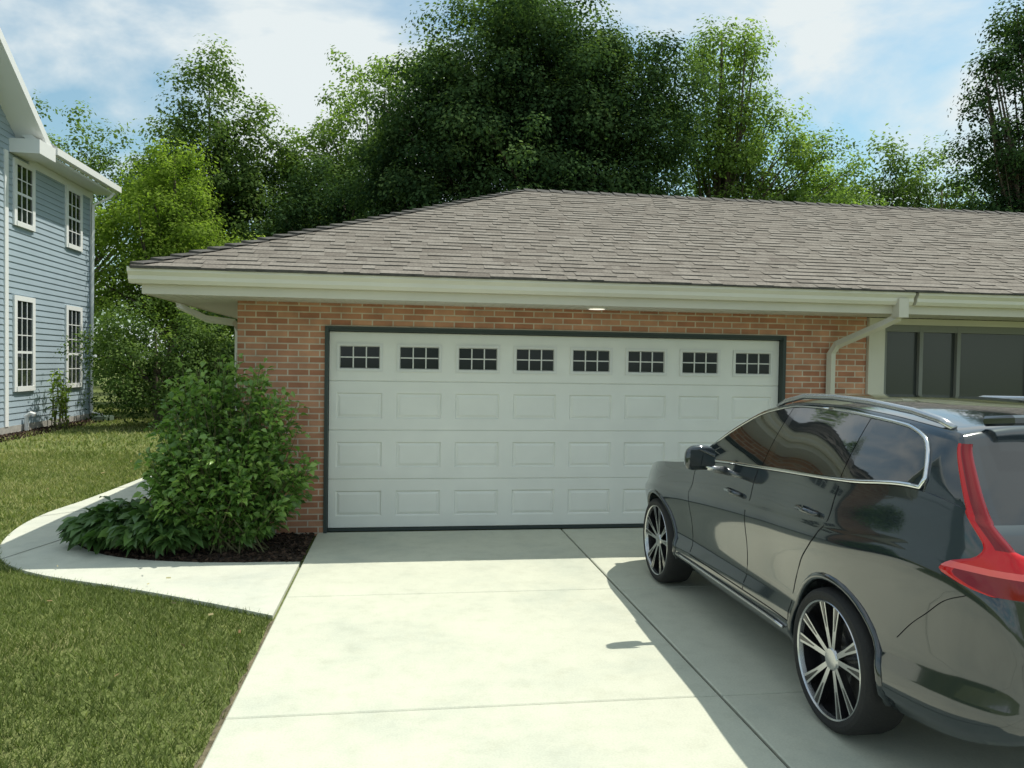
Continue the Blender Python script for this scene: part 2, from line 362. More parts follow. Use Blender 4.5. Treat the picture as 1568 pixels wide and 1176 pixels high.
# door panels
b=MB(); x0d,x1d=-.76,4.27; cw=(x1d-x0d)/8; rh=2.09/4; yd=8.345
def rect(cx0,cx1,cz0,cz1,y): return [(cx0,y,cz0),(cx1,y,cz0),(cx1,y,cz1),(cx0,y,cz1)]
def ring(b,A,B,mi):
    for k in range(4): b.quad(A[k],A[(k+1)%4],B[(k+1)%4],B[k],mi)
for r in range(4):
    z0=.032+r*rh; z1=z0+rh
    ledge=.007
    for c in range(8):
        a0=x0d+c*cw; a1=a0+cw
        cell=rect(a0,a1,z0+ledge,z1-ledge,yd)
        cen=(a0+a1)/2
        if r<3:
            p=rect(cen-.24,cen+.24,z0+.125,z1-.125,yd); ring(b,cell,p,0)
            p2=rect(cen-.226,cen+.226,z0+.139,z1-.139,yd+.016); ring(b,p,p2,0)
            p3=rect(cen-.198,cen+.198,z0+.167,z1-.167,yd+.004); ring(b,p2,p3,0)
            b.quad(*p3,0)
        else:
            zc=(z0+z1)/2-.01
            hw_,hh=.24,.15
            p=rect(cen-hw_,cen+hw_,zc-hh,zc+hh,yd); ring(b,cell,p,0)
            q=rect(cen-hw_,cen+hw_,zc-hh,zc+hh,yd-.014); ring(b,p,q,2)
            q2=rect(cen-hw_+.03,cen+hw_-.03,zc-hh+.03,zc+hh-.03,yd-.014); ring(b,q,q2,2)
            q3=rect(cen-hw_+.038,cen+hw_-.038,zc-hh+.038,zc+hh-.038,yd+.008); ring(b,q2,q3,2)
            b.quad(*q3,1)
            for f in (-1,1): b.box(cen+f*.068-.006,cen+f*.068+.006,yd-.008,yd+.006,zc-hh+.037,zc+hh-.037,2)
            b.box(cen-hw_+.037,cen+hw_-.037,yd-.006,yd+.004,zc-.006,zc+.006,2)
    b.quad((x0d,yd,z1-ledge),(x1d,yd,z1-ledge),(x1d,yd+.012,z1),(x0d,yd+.012,z1),0)
    b.quad((x0d,yd+.012,z0),(x1d,yd+.012,z0),(x1d,yd,z0+ledge),(x0d,yd,z0+ledge),0)
b.obj('garage_door',[M_white,simple('door_glass',(.012,.018,.02),.08,spec=.35),M_mull],house,fixn=False)
# eaves
b=MB()
b.box(-2.38,16.2,7.62,7.645,2.405,2.62,0)
b.box(-2.405,-2.38,7.62,16.4,2.405,2.62,0)
gp=[(7.618,2.495),(7.56,2.495),(7.535,2.53),(7.535,2.565),(7.505,2.60),(7.505,2.64),(7.517,2.64),(7.517,2.625),(7.618,2.625)]
b.extrude(gp,'X',-2.50,5.36,1); b.extrude(gp,'X',5.40,16.2,1)
gp2=[(-2.407,2.495),(-2.46,2.495),(-2.485,2.53),(-2.485,2.565),(-2.51,2.60),(-2.51,2.64),(-2.498,2.64),(-2.498,2.625),(-2.407,2.625)]
b.extrude(gp2,'Y',7.619,16.4,1)
b.box(5.302,5.50,8.22,8.268,.0,2.40,0); b.box(5.50,12.0,8.22,8.268,2.33,2.40,0); b.box(12.0,12.12,8.22,8.268,0,2.40,0)
b.box(5.50,12.0,8.22,8.268,.45,.52,0)
b.obj('fascia_and_gutter',[M_trim,M_trimlt],house)
M_fr=simple('porch_frame',(0.20,0.205,0.19),0.5)
M_screen=simple('porch_screen_glass',(0.045,0.052,0.05),.18,spec=.6)
b=MB()
b.quad((5.5,8.30,.45),(12.0,8.30,.45),(12.0,8.30,2.34),(5.5,8.30,2.34),0)
for xx in (5.50,5.96,6.44,7.4,8.4,9.4,10.4,11.4): b.box(xx,xx+.045,8.25,8.297,.52,2.33,1)
b.box(5.5,12.0,8.252,8.297,2.25,2.33,1)
b.obj('porch_window',[M_screen,M_fr],house,fixn=False)
M_soff=simple('soffit_panel',(0.66,0.65,0.58),0.5)
b=MB()
nx=int((16.2+2.38)/.1)
b.box(-2.38,16.2,7.645,8.268,2.41,2.425,0); b.box(-2.38,-1.68,8.268,16.4,2.41,2.425,0)
for i in range(nx): b.box(-2.38+i*.1,-2.38+i*.1+.008,7.66,8.26,2.4065,2.4105,1)
b.obj('soffit',[M_soff,M_trim],house)
M_lamp,nt_,bl=new_mat('lamp_lens'); bl.inputs['Base Color'].default_value=(.9,.88,.8,1); bl.inputs['Emission Color'].default_value=(1,.93,.8,1); bl.inputs['Emission Strength'].default_value=1.0
b=MB()
def disc(b,cx,cy,z,r,mi,n=28): b.add([(cx+r*math.cos(2*math.pi*k/n),cy+r*math.sin(2*math.pi*k/n),z) for k in range(n)],[tuple(range(n))],mi)
b.tube([(2.02,7.95,2.412),(2.02,7.95,2.395)],.11,0,28); disc(b,2.02,7.95,2.393,.085,1)
b.obj('soffit_light',[M_mull,M_lamp],house)
b=MB()
b.tube([(5.22,7.57,2.50),(5.22,7.60,2.36),(5.10,7.75,2.27),(4.86,8.14,2.08),(4.83,8.205,1.98),(4.83,8.205,.15),(4.83,8.1,.08)],.048,0,4)
b.box(5.17,5.28,7.50,7.63,2.36,2.56,0)
b.tube([(-2.44,8.9,2.50),(-2.42,8.9,2.38),(-2.1,8.75,2.24),(-1.78,8.62,2.2),(-1.735,8.6,2.1),(-1.735,8.6,.1)],.04,0,4)
b.obj('downspouts',[M_trim],house)
# roof
S=.427
b=MB(); zr0=2.645
def zroof(y): return zr0+S*(y-7.5)
yr=11.78; zrg=zroof(yr); xr=-2.47+(yr-7.5)
e=.02
b.add([(-2.47,7.5,zr0-e),(16.3,7.5,zr0-e),(16.3,yr,zrg-e),(xr,yr,zrg-e)],[(0,1,2,3)],1,.3)
b.add([(-2.47,7.5,zr0),(xr,yr,zrg),(-2.47,2*yr-7.5,zr0)],[(0,1,2)],0,.5)
b.add([(xr,yr,zrg),(16.3,yr,zrg),(16.3,2*yr-7.5,zr0),(-2.47,2*yr-7.5,zr0)],[(0,1,2,3)],0,.5)
ex=.129; nc=int((yr-7.5)/ex)+1
for i in range(nc):
    y0=7.488+i*ex; y1=min(y0+ex+.02,yr)
    x=-2.47+max(0,(y0-7.5)); xt_off=(y1-y0)
    first=True; cr_=random.gauss(0,.04)
    while x<16.3:
        wdt=random.choice([.07,.09,.12,.15,.18,.22]); x2=min(16.3,x+wdt)
        raised=random.random()<.5
        hb=.013 if raised else .006; tt=min(1,max(0,random.gauss(.5,.13)+cr_+(.09 if raised else -.09)))
        xa=x+(xt_off if first else 0)
        yb=y0-random.random()*.006
        a=(x,yb,zroof(yb)+hb); c=(x2,yb,zroof(yb)+hb); d=(max(x2,xa),y1,zroof(y1)+.001); f=(xa,y1,zroof(y1)+.001)
        b.quad(a,c,d,f,0,tt)
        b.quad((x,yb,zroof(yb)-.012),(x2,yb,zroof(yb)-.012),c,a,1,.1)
        x=x2; first=False
b.obj('shingle_roof',[M_shing,M_shingd],house,fixn=False,tint=True)
b=MB()
def caps(p0,p1,sa,sb,step=.2,h=.042):
    p0=Vector(p0);p1=Vector(p1);sa=Vector(sa);sb=Vector(sb); L=(p1-p0).length; d=(p1-p0)/L; k=int(L/step)
    for i in range(k):
        a=p0+d*(i*step); c=a+d*(step+.03); hi_=Vector((0,0,h+random.random()*.01)); lo_=Vector((0,0,.014))
        for s_ in (sa,sb):
            b.quad(a+hi_,c+lo_,c+lo_*.4+s_,a+hi_*.7+s_,0)
            b.quad(a+hi_,a+hi_*.7+s_,a+s_-Vector((0,0,.01)),a-Vector((0,0,.01)),0)
wd=.12
caps((-2.47,7.5,zr0),(xr,yr,zrg),(wd,0,0),(0,wd,0),.2,.036)
caps((xr,yr,zrg),(16.3,yr,zrg),(0,-wd,-wd*S),(0,wd,-wd*S),.2,.026)
b.obj('ridge_caps',[M_shingd],house,fixn=False)

# ------------------------------------------------------------------ neighbour house
nh=empty('two_storey_house')
M_side=simple('blue_grey_siding',(0.33,0.405,0.46),0.6,noise=0.05,nscale=1.5)
M_wtrim=simple('white_house_trim',(0.78,0.79,0.78),0.5)
b=MB(); X=-9.2; z=.15
def ynear(z): return 9.7 if z<6.9 else 9.7+(z-6.9)/.74
def yfar(z): return 24.6 if z<6.72 else 20.2-(z-6.9)/.74
while z<10.2:
    z1=z+.15; ya,yb=ynear(z),yfar(z)
    if yb-ya<.3: break
    b.quad((X+.022,ya,z),(X+.022,yb,z),(X+.004,yb,z1),(X+.004,ya,z1),0)
    b.quad((X+.004,ya,z),(X+.004,yb,z),(X+.022,yb,z),(X+.022,ya,z),0)
    z=z1
b.box(-22,X,9.7,24.58,.15,6.72,0)
b.box(-22,X+.03,9.68,24.6,-.1,.15,2)
b.obj('siding_walls',[M_side,M_wtrim,simple('foundation',(.35,.34,.31),.9,noise=.2)],nh,fixn=False)
b=MB()
b.box(X-.1,X+.04,24.5,24.64,.15,6.7,1); b.box(X+.0,X+.045,19.5,19.66,.15,6.6,1); b.box(X,X+.04,20.7,24.5,6.5,6.69,1)
wins=[(20.05,20.83,1.08,3.15),(20.05,20.83,5.05,6.4),(22.92,23.72,1.08,3.12),(22.92,23.72,4.95,6.4)]
for (a,c,z0,z1) in wins:
    b.box(X,X+.06,a-.14,a,z0-.12,z1+.12,1); b.box(X,X+.06,c,c+.14,z0-.12,z1+.12,1)
    b.box(X,X+.06,a,c,z1,z1+.12,1); b.box(X,X+.08,a-.04,c+.04,z0-.12,z0,1)
    b.box(X,X+.032,a,c,z0,z1,2)
    for i in range(1,3): b.box(X+.03,X+.045,a+(c-a)*i/3-.011,a+(c-a)*i/3+.011,z0,z1,1)
    kk=5 if z1-z0>1.8 else 4
    for i in range(1,kk): 
        hz=.011 if i!=kk//2 else .03
        b.box(X+.03,X+.044,a,c,z0+(z1-z0)*i/kk-hz,z0+(z1-z0)*i/kk+hz,1)
b.tube([(-8.62,24.75,6.75),(-8.7,24.7,6.6),(-9.1,24.5,6.3),(-9.12,24.45,.2),(-8.8,24.4,.1)],.05,1,4)
b.obj('house_windows_and_trim',[M_side,M_wtrim,M_glassd],nh)
b=MB()
def rslab(b,P,th,mi_top,mi_side):
    P=[Vector(p) for p in P]; Q=[p-Vector((0,0,th)) for p in P]
    b.quad(*P,mi_top); b.quad(*Q[::-1],mi_side)
    for k in range(4): b.quad(P[k],Q[k],Q[(k+1)%4],P[(k+1)%4],mi_side)
rslab(b,[(-8.6,20.0,6.95),(-8.6,25.0,6.95),(-15,25.0,11.2),(-15,20.0,11.2)],.18,0,1)
b.box(-9.2,-8.62,20.62,24.98,6.70,6.76,1)
b.box(-8.60,-8.48,20.62,25.0,6.80,6.97,1)
b.box(-9.25,-8.52,19.75,20.60,6.60,6.93,1)
yp=14.95; zp=6.95+(20.5-yp)*.74
rslab(b,[(-8.55,20.5,6.95),(-22,20.5,6.95),(-22,yp,zp),(-8.55,yp,zp)],.24,0,1)
rslab(b,[(-8.55,2*yp-20.5,6.95),(-22,2*yp-20.5,6.95),(-22,yp,zp),(-8.55,yp,zp)],.24,0,1)
b.obj('gabled_roof',[M_shing2,M_wtrim],nh)
b=MB(); b.quad((-9.17,9,-.02),(-8.55,9,-.02),(-8.55,25,-.02),(-9.17,25,-.02)); fb=b.obj('foundation_bed',[simple('tan_mulch',(.2,.15,.1),.95,noise=.5,nscale=12)],fixn=False)
x=rng.uniform(-9.15,-8.4,3000); y=rng.uniform(15,25,3000); chips('foundation_chips',x,y,-.02,.035,M_chip,fb)
b=MB(); b.tube([(-9.1,20.4,.0),(-9.1,20.4,.35),(-9.0,20.4,.42),(-8.9,20.4,.38)],.05,0,8); b.tube([(-8.6,23.9,0),(-8.6,23.9,.12)],.3,1,16)
b.obj('drain_pipe',[M_wtrim,simple('green_cap',(.15,.2,.15),.6)])

# ------------------------------------------------------------------ trees
M_bark=simple('bark',(0.10,0.08,0.06),0.95,noise=0.4,nscale=6,bump=0.6,bscale=14)
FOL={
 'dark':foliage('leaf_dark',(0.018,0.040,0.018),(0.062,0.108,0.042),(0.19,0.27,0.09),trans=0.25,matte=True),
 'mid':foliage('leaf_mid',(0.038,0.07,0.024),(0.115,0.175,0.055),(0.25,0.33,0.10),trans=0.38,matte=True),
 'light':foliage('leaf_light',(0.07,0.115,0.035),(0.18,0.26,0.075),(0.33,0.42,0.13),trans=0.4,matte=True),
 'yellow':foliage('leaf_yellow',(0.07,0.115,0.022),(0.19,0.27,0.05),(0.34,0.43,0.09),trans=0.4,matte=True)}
def unit(a): return a/np.linalg.norm(a,axis=1)[:,None]
def tree(name,base,trunk_h,lobes,nclump,per,leaf,mat,csize=.6,trunk_r=.25,inner=.3,branches=40,sag=.25):
    root=empty(name); bx,by=base
    wts=np.array([l[3]*l[5] for l in lobes]); wts/=wts.sum()
    li=rng.choice(len(lobes),nclump,p=wts); L=np.array(lobes)[li]
    d=unit(rng.normal(size=(nclump,3)))
    rad=np.where(rng.random(nclump)<inner,rng.uniform(.2,.75,nclump),rng.uniform(.78,1.05,nclump))
    ph=rng.random(6)*6
    bumps=1+.13*np.sin(d[:,0]*5+ph[0]+li)+.12*np.sin(d[:,2]*6+ph[1])*np.cos(d[:,1]*4+ph[2])
    C=np.c_[bx+L[:,0],by+L[:,1],L[:,2]]+d*L[:,3:6]*(rad*bumps)[:,None]
    keep=C[:,2]>.3; C=C[keep]; d=d[keep]; rad=rad[keep]; nclump=len(C)
    cs=csize*rng.uniform(.5,1.2,nclump); ct=rng.normal(size=nclump)*.13
    cnt=np.maximum(10,(per*(cs/csize)**1.8).astype(int))
    idx=np.repeat(np.arange(nclump),cnt); n=len(idx)
    g=unit(rng.normal(size=(n,3)))*(rng.random(n)**.45)[:,None]
    g*=(1+.25*np.sin(g[:,0]*9+idx)*np.cos(g[:,1]*8+idx*2))[:,None]
    dd=d[idx]; proj=(g*dd).sum(1)[:,None]
    off=(g+dd*proj*.35)*cs[idx][:,None]*np.array([1,1,.72])
    off[:,2]-=sag*cs[idx]*(np.linalg.norm(off[:,:2],axis=1)/cs[idx])**2
    P=C[idx]+off
    nrm=unit(g*.75+dd*.25+np.array([0,0,.45])+rng.normal(size=(n,3))*.36)
    a=rng.normal(size=(n,3))+np.array([0,0,-.6]); a=unit(a-nrm*(a*nrm).sum(1)[:,None]); bb=np.cross(a,nrm)
    Lf=(leaf*rng.uniform(.55,1.25,n))[:,None]; Wf=Lf*.62
    V=np.stack([P,P+a*Lf*.45+bb*Wf*.5,P+a*Lf,P+a*Lf*.45-bb*Wf*.5],1).reshape(-1,3); F=np.arange(4*n).reshape(-1,4)
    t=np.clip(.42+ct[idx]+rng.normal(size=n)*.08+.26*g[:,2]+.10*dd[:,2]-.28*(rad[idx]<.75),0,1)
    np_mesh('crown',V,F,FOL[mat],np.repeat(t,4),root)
    m=MB(); cz=max(l[2] for l in lobes)
    pts=[(bx,by,-.1),(bx+.1,by,trunk_h*.5),(bx-.05,by+.05,trunk_h),(bx+lobes[0][0]*.7,by,(trunk_h+cz)/2),(bx+lobes[0][0],by,cz+lobes[0][5]*.3)]
    m.tube(pts,[trunk_r*1.3,trunk_r,trunk_r*.8,trunk_r*.5,trunk_r*.12],0,8)
    sel=rng.choice(nclump,min(branches,nclump),replace=False)
    for s_ in sel:
        c=Vector(C[s_]); f=random.uniform(.25,.8); h0=trunk_h*.8+(c.z-trunk_h*.8)*f*.6
        p0=Vector((bx,by,max(trunk_h*.6,h0))); mid=p0.lerp(c,.5)+Vector((random.uniform(-.3,.3),random.uniform(-.3,.3),.25))
        r0=trunk_r*random.uniform(.15,.38); m.tube([p0,mid,c],[r0,r0*.55,r0*.15],0,5,caps=False)
    m.obj('trunk_and_limbs',[M_bark],root,smooth=True)
    return root

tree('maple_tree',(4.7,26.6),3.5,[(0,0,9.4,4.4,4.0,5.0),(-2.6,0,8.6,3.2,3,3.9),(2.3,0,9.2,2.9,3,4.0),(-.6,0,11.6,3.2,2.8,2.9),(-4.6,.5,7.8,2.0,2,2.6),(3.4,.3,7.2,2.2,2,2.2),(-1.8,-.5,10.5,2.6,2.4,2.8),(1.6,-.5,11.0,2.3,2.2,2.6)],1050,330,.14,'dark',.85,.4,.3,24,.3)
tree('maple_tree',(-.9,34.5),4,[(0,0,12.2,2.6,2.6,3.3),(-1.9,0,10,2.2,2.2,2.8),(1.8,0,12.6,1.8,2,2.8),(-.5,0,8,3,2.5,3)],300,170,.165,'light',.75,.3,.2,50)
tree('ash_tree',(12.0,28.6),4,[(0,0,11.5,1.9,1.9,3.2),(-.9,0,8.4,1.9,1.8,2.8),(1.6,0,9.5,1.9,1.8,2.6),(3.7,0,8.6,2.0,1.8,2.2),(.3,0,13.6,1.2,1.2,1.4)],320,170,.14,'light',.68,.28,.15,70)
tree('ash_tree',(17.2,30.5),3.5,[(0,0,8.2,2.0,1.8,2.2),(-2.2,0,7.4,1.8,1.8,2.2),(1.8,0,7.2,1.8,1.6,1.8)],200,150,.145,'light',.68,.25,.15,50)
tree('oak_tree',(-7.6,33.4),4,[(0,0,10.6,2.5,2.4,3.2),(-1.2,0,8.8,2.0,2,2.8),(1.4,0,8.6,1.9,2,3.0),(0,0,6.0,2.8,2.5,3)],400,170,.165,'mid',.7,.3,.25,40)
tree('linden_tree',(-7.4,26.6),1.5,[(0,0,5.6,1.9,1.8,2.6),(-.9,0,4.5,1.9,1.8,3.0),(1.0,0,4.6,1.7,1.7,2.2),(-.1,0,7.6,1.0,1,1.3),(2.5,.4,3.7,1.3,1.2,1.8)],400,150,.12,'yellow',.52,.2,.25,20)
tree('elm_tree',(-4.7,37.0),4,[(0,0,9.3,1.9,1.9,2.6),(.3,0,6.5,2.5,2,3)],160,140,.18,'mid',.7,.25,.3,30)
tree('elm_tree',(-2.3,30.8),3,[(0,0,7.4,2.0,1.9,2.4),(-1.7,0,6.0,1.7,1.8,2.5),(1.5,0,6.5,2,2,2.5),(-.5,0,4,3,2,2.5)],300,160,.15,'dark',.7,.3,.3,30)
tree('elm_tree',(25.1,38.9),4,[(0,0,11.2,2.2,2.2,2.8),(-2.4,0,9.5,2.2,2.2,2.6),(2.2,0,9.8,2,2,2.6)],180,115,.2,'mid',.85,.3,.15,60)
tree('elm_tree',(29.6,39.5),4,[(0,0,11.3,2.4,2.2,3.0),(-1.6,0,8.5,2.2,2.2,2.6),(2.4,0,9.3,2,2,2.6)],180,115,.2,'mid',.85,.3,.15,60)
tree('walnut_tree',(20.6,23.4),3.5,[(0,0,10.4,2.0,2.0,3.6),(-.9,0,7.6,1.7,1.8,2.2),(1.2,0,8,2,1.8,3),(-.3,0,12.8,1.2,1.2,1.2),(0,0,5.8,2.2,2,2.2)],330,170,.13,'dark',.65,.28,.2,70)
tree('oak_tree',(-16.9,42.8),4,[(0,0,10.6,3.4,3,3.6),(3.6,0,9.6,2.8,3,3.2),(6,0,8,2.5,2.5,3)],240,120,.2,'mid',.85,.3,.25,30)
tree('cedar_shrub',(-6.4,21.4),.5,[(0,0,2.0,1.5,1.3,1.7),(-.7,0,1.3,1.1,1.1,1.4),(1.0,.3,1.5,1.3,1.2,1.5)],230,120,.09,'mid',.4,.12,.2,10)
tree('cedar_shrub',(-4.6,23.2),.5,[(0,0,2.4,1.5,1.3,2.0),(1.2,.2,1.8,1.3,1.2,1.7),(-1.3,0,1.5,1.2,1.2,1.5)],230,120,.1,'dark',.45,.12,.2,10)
n=420; C=np.c_[rng.uniform(-45,60,n),rng.uniform(48,56,n),rng.uniform(.3,7.5,n)]
idx=np.repeat(np.arange(n),90); m_=len(idx); P=C[idx]+rng.normal(size=(m_,3))*.9
a=unit(rng.normal(size=(m_,3))); bb=unit(np.cross(a,rng.normal(size=(m_,3)))); Lf=.4
V=np.stack([P,P+a*Lf*.5+bb*.12,P+a*Lf,P+a*Lf*.5-bb*.12],1).reshape(-1,3)
np_mesh('distant_trees',V,np.arange(4*m_).reshape(-1,4),FOL['mid'],np.repeat(np.clip(.3+rng.normal(size=n)[idx]*.2+rng.normal(size=m_)*.1,0,1),4))

# ------------------------------------------------------------------ near plants
def near_leaves(name,P,A,L,Wr,mat,tint,parent,fold=.25,upb=.8):
    n=len(P); A=unit(A); u=unit(rng.normal(size=(n,3))*.5+np.array([0,0,upb])); B=unit(np.cross(A,u)); Nn=np.cross(B,A)
    L=L[:,None]; W=L*Wr
    mid=P+A*L*.45; m2=P+A*L*.75
    V=np.stack([P,mid+B*W*.5+Nn*W*fold,m2+B*W*.32+Nn*W*fold*.5-np.array([0,0,.05])*L,P+A*L-np.array([0,0,.22])*L,m2-B*W*.32+Nn*W*fold*.5-np.array([0,0,.05])*L,mid-B*W*.5+Nn*W*fold,mid,m2-np.array([0,0,.06])*L],1).reshape(-1,3)
    o=np.arange(n)[:,None]*8
    tris=[(0,6,1),(0,5,6),(6,7,2),(6,2,1),(5,4,7),(5,7,6),(7,3,2),(4,3,7)]
    F=np.vstack([o+np.array(t)for t in tris])
    return np_mesh(name,V,F,mat,np.repeat(tint,8),parent)
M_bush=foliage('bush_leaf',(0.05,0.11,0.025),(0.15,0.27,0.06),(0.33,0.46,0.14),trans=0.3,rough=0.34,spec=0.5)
M_stem=simple('stem',(0.12,0.12,0.05),0.8)
bush=empty('lilac_bush'); sb=MB(); PP=[];AA=[];TT=[]
bc=np.array([-1.62,7.68])
for i in range(270):
    an=random.random()*6.283; rr=math.sqrt(random.random()); 
    x1=bc[0]+math.cos(an)*.78*rr; y1=min(bc[1]+math.sin(an)*.50*rr,8.12)
    low=random.random()<.25
    hh=(1.66*(max(.03,1-(rr*.95)**3))**.5)*random.uniform(.5,1.05)+.12
    if low: hh=random.uniform(.2,.85)
    if random.random()<.07: hh+=.18
    p0=np.array([bc[0]+random.gauss(0,.11),bc[1]+random.gauss(0,.08),-.02]); p2=np.array([x1,y1,hh]); p1=p0*.5+p2*.5+np.array([(x1-p0[0])*.25,0,.1])
    ts=np.linspace(0,1,7); pts=[(1-t)**2*p0+2*t*(1-t)*p1+t*t*p2 for t in ts]
    sb.tube(pts,np.linspace(.008,.002,7),0,4,caps=False)
    nl=random.randint(34,54); shade=random.gauss(0,.1)
    for j in range(nl):
        t=random.random()**.7*.86+.14; p=(1-t)**2*p0+2*t*(1-t)*p1+t*t*p2; tg=(p2-p0); tg/=np.linalg.norm(tg)
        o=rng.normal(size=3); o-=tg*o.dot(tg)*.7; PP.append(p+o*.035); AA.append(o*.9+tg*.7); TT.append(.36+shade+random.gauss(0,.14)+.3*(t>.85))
sb.obj('stems',[M_stem],bush)
PP=np.array(PP);AA=np.array(AA);TT=np.clip(np.array(TT),0,1)
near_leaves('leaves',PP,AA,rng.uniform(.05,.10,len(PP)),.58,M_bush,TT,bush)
M_peony=foliage('peony_leaf',(0.04,0.085,0.025),(0.085,0.165,0.045),(0.17,0.27,0.08),trans=0.2,rough=0.4,spec=0.45)
def lowplant(name,cx,cy,rx,ry,h,nst,mat):
    pl=empty(name); sb=MB(); P=[];A=[];T=[]
    for i in range(nst):
        an=random.random()*6.283; rr=math.sqrt(random.random()); p0=np.array([cx+math.cos(an)*rx*rr*.5,cy+math.sin(an)*ry*rr*.5,-.02])
        p2=np.array([cx+math.cos(an)*rx*rr,cy+math.sin(an)*ry*rr,h*(1-.5*rr*rr)*random.uniform(.7,1.05)]); p1=(p0+p2)/2+np.array([0,0,.1])
        sb.tube([p0,p1,p2],[.006,.004,.002],0,4,caps=False)
        for j in range(9):
            t=random.uniform(.4,1); p=p0*(1-t)**2+2*t*(1-t)*p1+t*t*p2; o=rng.normal(size=3); o[2]*=.3; o+=np.array([math.cos(an),math.sin(an),-.1])*.9*rr
            P.append(p);A.append(o);T.append(.45+random.gauss(0,.16))
    sb.obj('stems',[M_stem],pl); P=np.array(P); near_leaves('leaves',P,np.array(A),rng.uniform(.14,.25,len(P)),.42,mat,np.clip(np.array(T),0,1),pl,fold=.2)
lowplant('peony_plant',-2.68,7.90,.40,.36,.42,120,M_peony)
lowplant('peony_plant',-2.22,7.62,.40,.30,.42,105,M_peony)
wd_=empty('tall_weed'); sb=MB(); P=[];A=[]
for i in range(16):
    p0=np.array([-8.75+random.gauss(0,.15),21.4+random.gauss(0,.2),0]); p2=p0+np.array([random.gauss(0,.12),random.gauss(0,.12),random.uniform(.9,1.5)]); sb.tube([p0,p2],[.012,.005],0,4)
    for j in range(26): P.append(p0+(p2-p0)*random.random()**.7); A.append(rng.normal(size=3)+np.array([0,0,.6]))
sb.obj('stems',[M_stem],wd_); P=np.array(P); near_leaves('leaves',P,np.array(A),rng.uniform(.08,.2,len(P)),.3,FOL['yellow'],rng.random(len(P)),wd_)

# ------------------------------------------------------------------ car
def ci(pts):
    xs=np.array([p[0] for p in pts],float); ys_=np.array([p[1] for p in pts],float); h=np.diff(xs); dl=np.diff(ys_)/h; n=len(xs); m=np.zeros(n)
    m[0]=dl[0]; m[-1]=dl[-1]
    for i in range(1,n-1):
        if dl[i-1]*dl[i]>0: m[i]=2*dl[i-1]*dl[i]/(dl[i-1]+dl[i])
    def f(x):
        x=min(max(x,xs[0]),xs[-1]); i=min(max(int(np.searchsorted(xs,x)-1),0),n-2); t=(x-xs[i])/h[i]
        return float((2*t**3-3*t*t+1)*ys_[i]+(t**3-2*t*t+t)*h[i]*m[i]+(-2*t**3+3*t*t)*ys_[i+1]+(t**3-t*t)*h[i]*m[i+1])
    return f
XC=3.06; RW=3.57; FW=6.21
hw=ci([(2.49,.60),(2.52,.73),(2.57,.82),(2.66,.87),(2.82,.91),(3.1,.94),(3.57,.960),(4.3,.934),(5.5,.936),(6.2,.955),(6.6,.91),(6.85,.80),(6.98,.66),(7.04,.48)])
zs=ci([(2.49,.66),(2.51,.74),(2.53,.86),(2.56,1.0),(2.60,1.10),(2.67,1.18),(2.80,1.255),(3.06,1.29),(3.5,1.245),(4.3,1.19),(5.0,1.145),(5.5,1.10),(5.9,1.045),(6.4,.985),(6.75,.90),(6.92,.82),(7.0,.74),(7.04,.66)])
zb=ci([(2.49,.48),(2.60,.38),(2.9,.30),(3.3,.27),(4.0,.26),(6.0,.25),(6.8,.28),(6.98,.34),(7.04,.42)])
cr=ci([(2.49,.01),(2.7,.02),(5.2,.02),(5.6,.05),(6.4,.06),(6.9,.05),(7.04,.02)])
prof=ci([(0,.90),(.05,.95),(.11,.978),(.18,.978),(.28,.952),(.44,.962),(.6,.990),(.68,1.0),(.73,.998),(.78,.972),(.90,.952),(1,.925)])
zc=ci([(2.60,1.06),(2.68,1.20),(2.78,1.36),(2.88,1.50),(2.95,1.585),(3.1,1.605),(3.5,1.64),(4.0,1.66),(4.4,1.655),(4.8,1.59),(5.1,1.455),(5.4,1.27),(5.66,1.10)])
drop=ci([(2.60,.02),(2.95,.05),(4.4,.06),(5.66,.03)])
def zr(y): return zc(y)-drop(y)
def hbody(y,z): 
    t=(z-zb(y))/(zs(y)-zb(y)); return hw(y)*prof(min(max(t,0),1))
def hgreen(y,z):
    dz=max(0,z-zs(y)); return hw(y)*.925-.008-.40*dz-.38*dz*dz
def hside(y,z): return hgreen(y,z) if z>zs(y) else hbody(y,z)
car=empty('parked_car')
M_paint=simple('black_car_paint',(0.016,0.023,0.028),0.10,metal=0.0,spec=0.6,coat=1.0)
M_cglass=simple('car_glass',(0.012,0.016,0.018),0.03,spec=0.9,coat=0.5)
M_chrome=simple('chrome',(0.75,0.77,0.78),0.12,metal=1.0)
M_silver=simple('alloy_silver',(0.55,0.56,0.57),0.25,metal=0.9)
M_blk=simple('black_plastic',(0.02,0.02,0.022),0.5)
M_rub=simple('tyre_rubber',(0.018,0.018,0.018),0.8,bump=.3,bscale=80)
M_pockets=simple('wheel_black',(0.012,0.012,0.013),0.25,coat=.6)
M_red=simple('red_lamp',(0.55,0.010,0.012),0.12,coat=.3,spec=.4); M_redd=simple('red_lamp_dark',(0.20,0.006,0.008),0.15,coat=.3,spec=.4)
M_redl,_n,_b=new_mat('red_lens_light'); _b.inputs['Base Color'].default_value=(.8,.13,.12,1); _b.inputs['Roughness'].default_value=.1
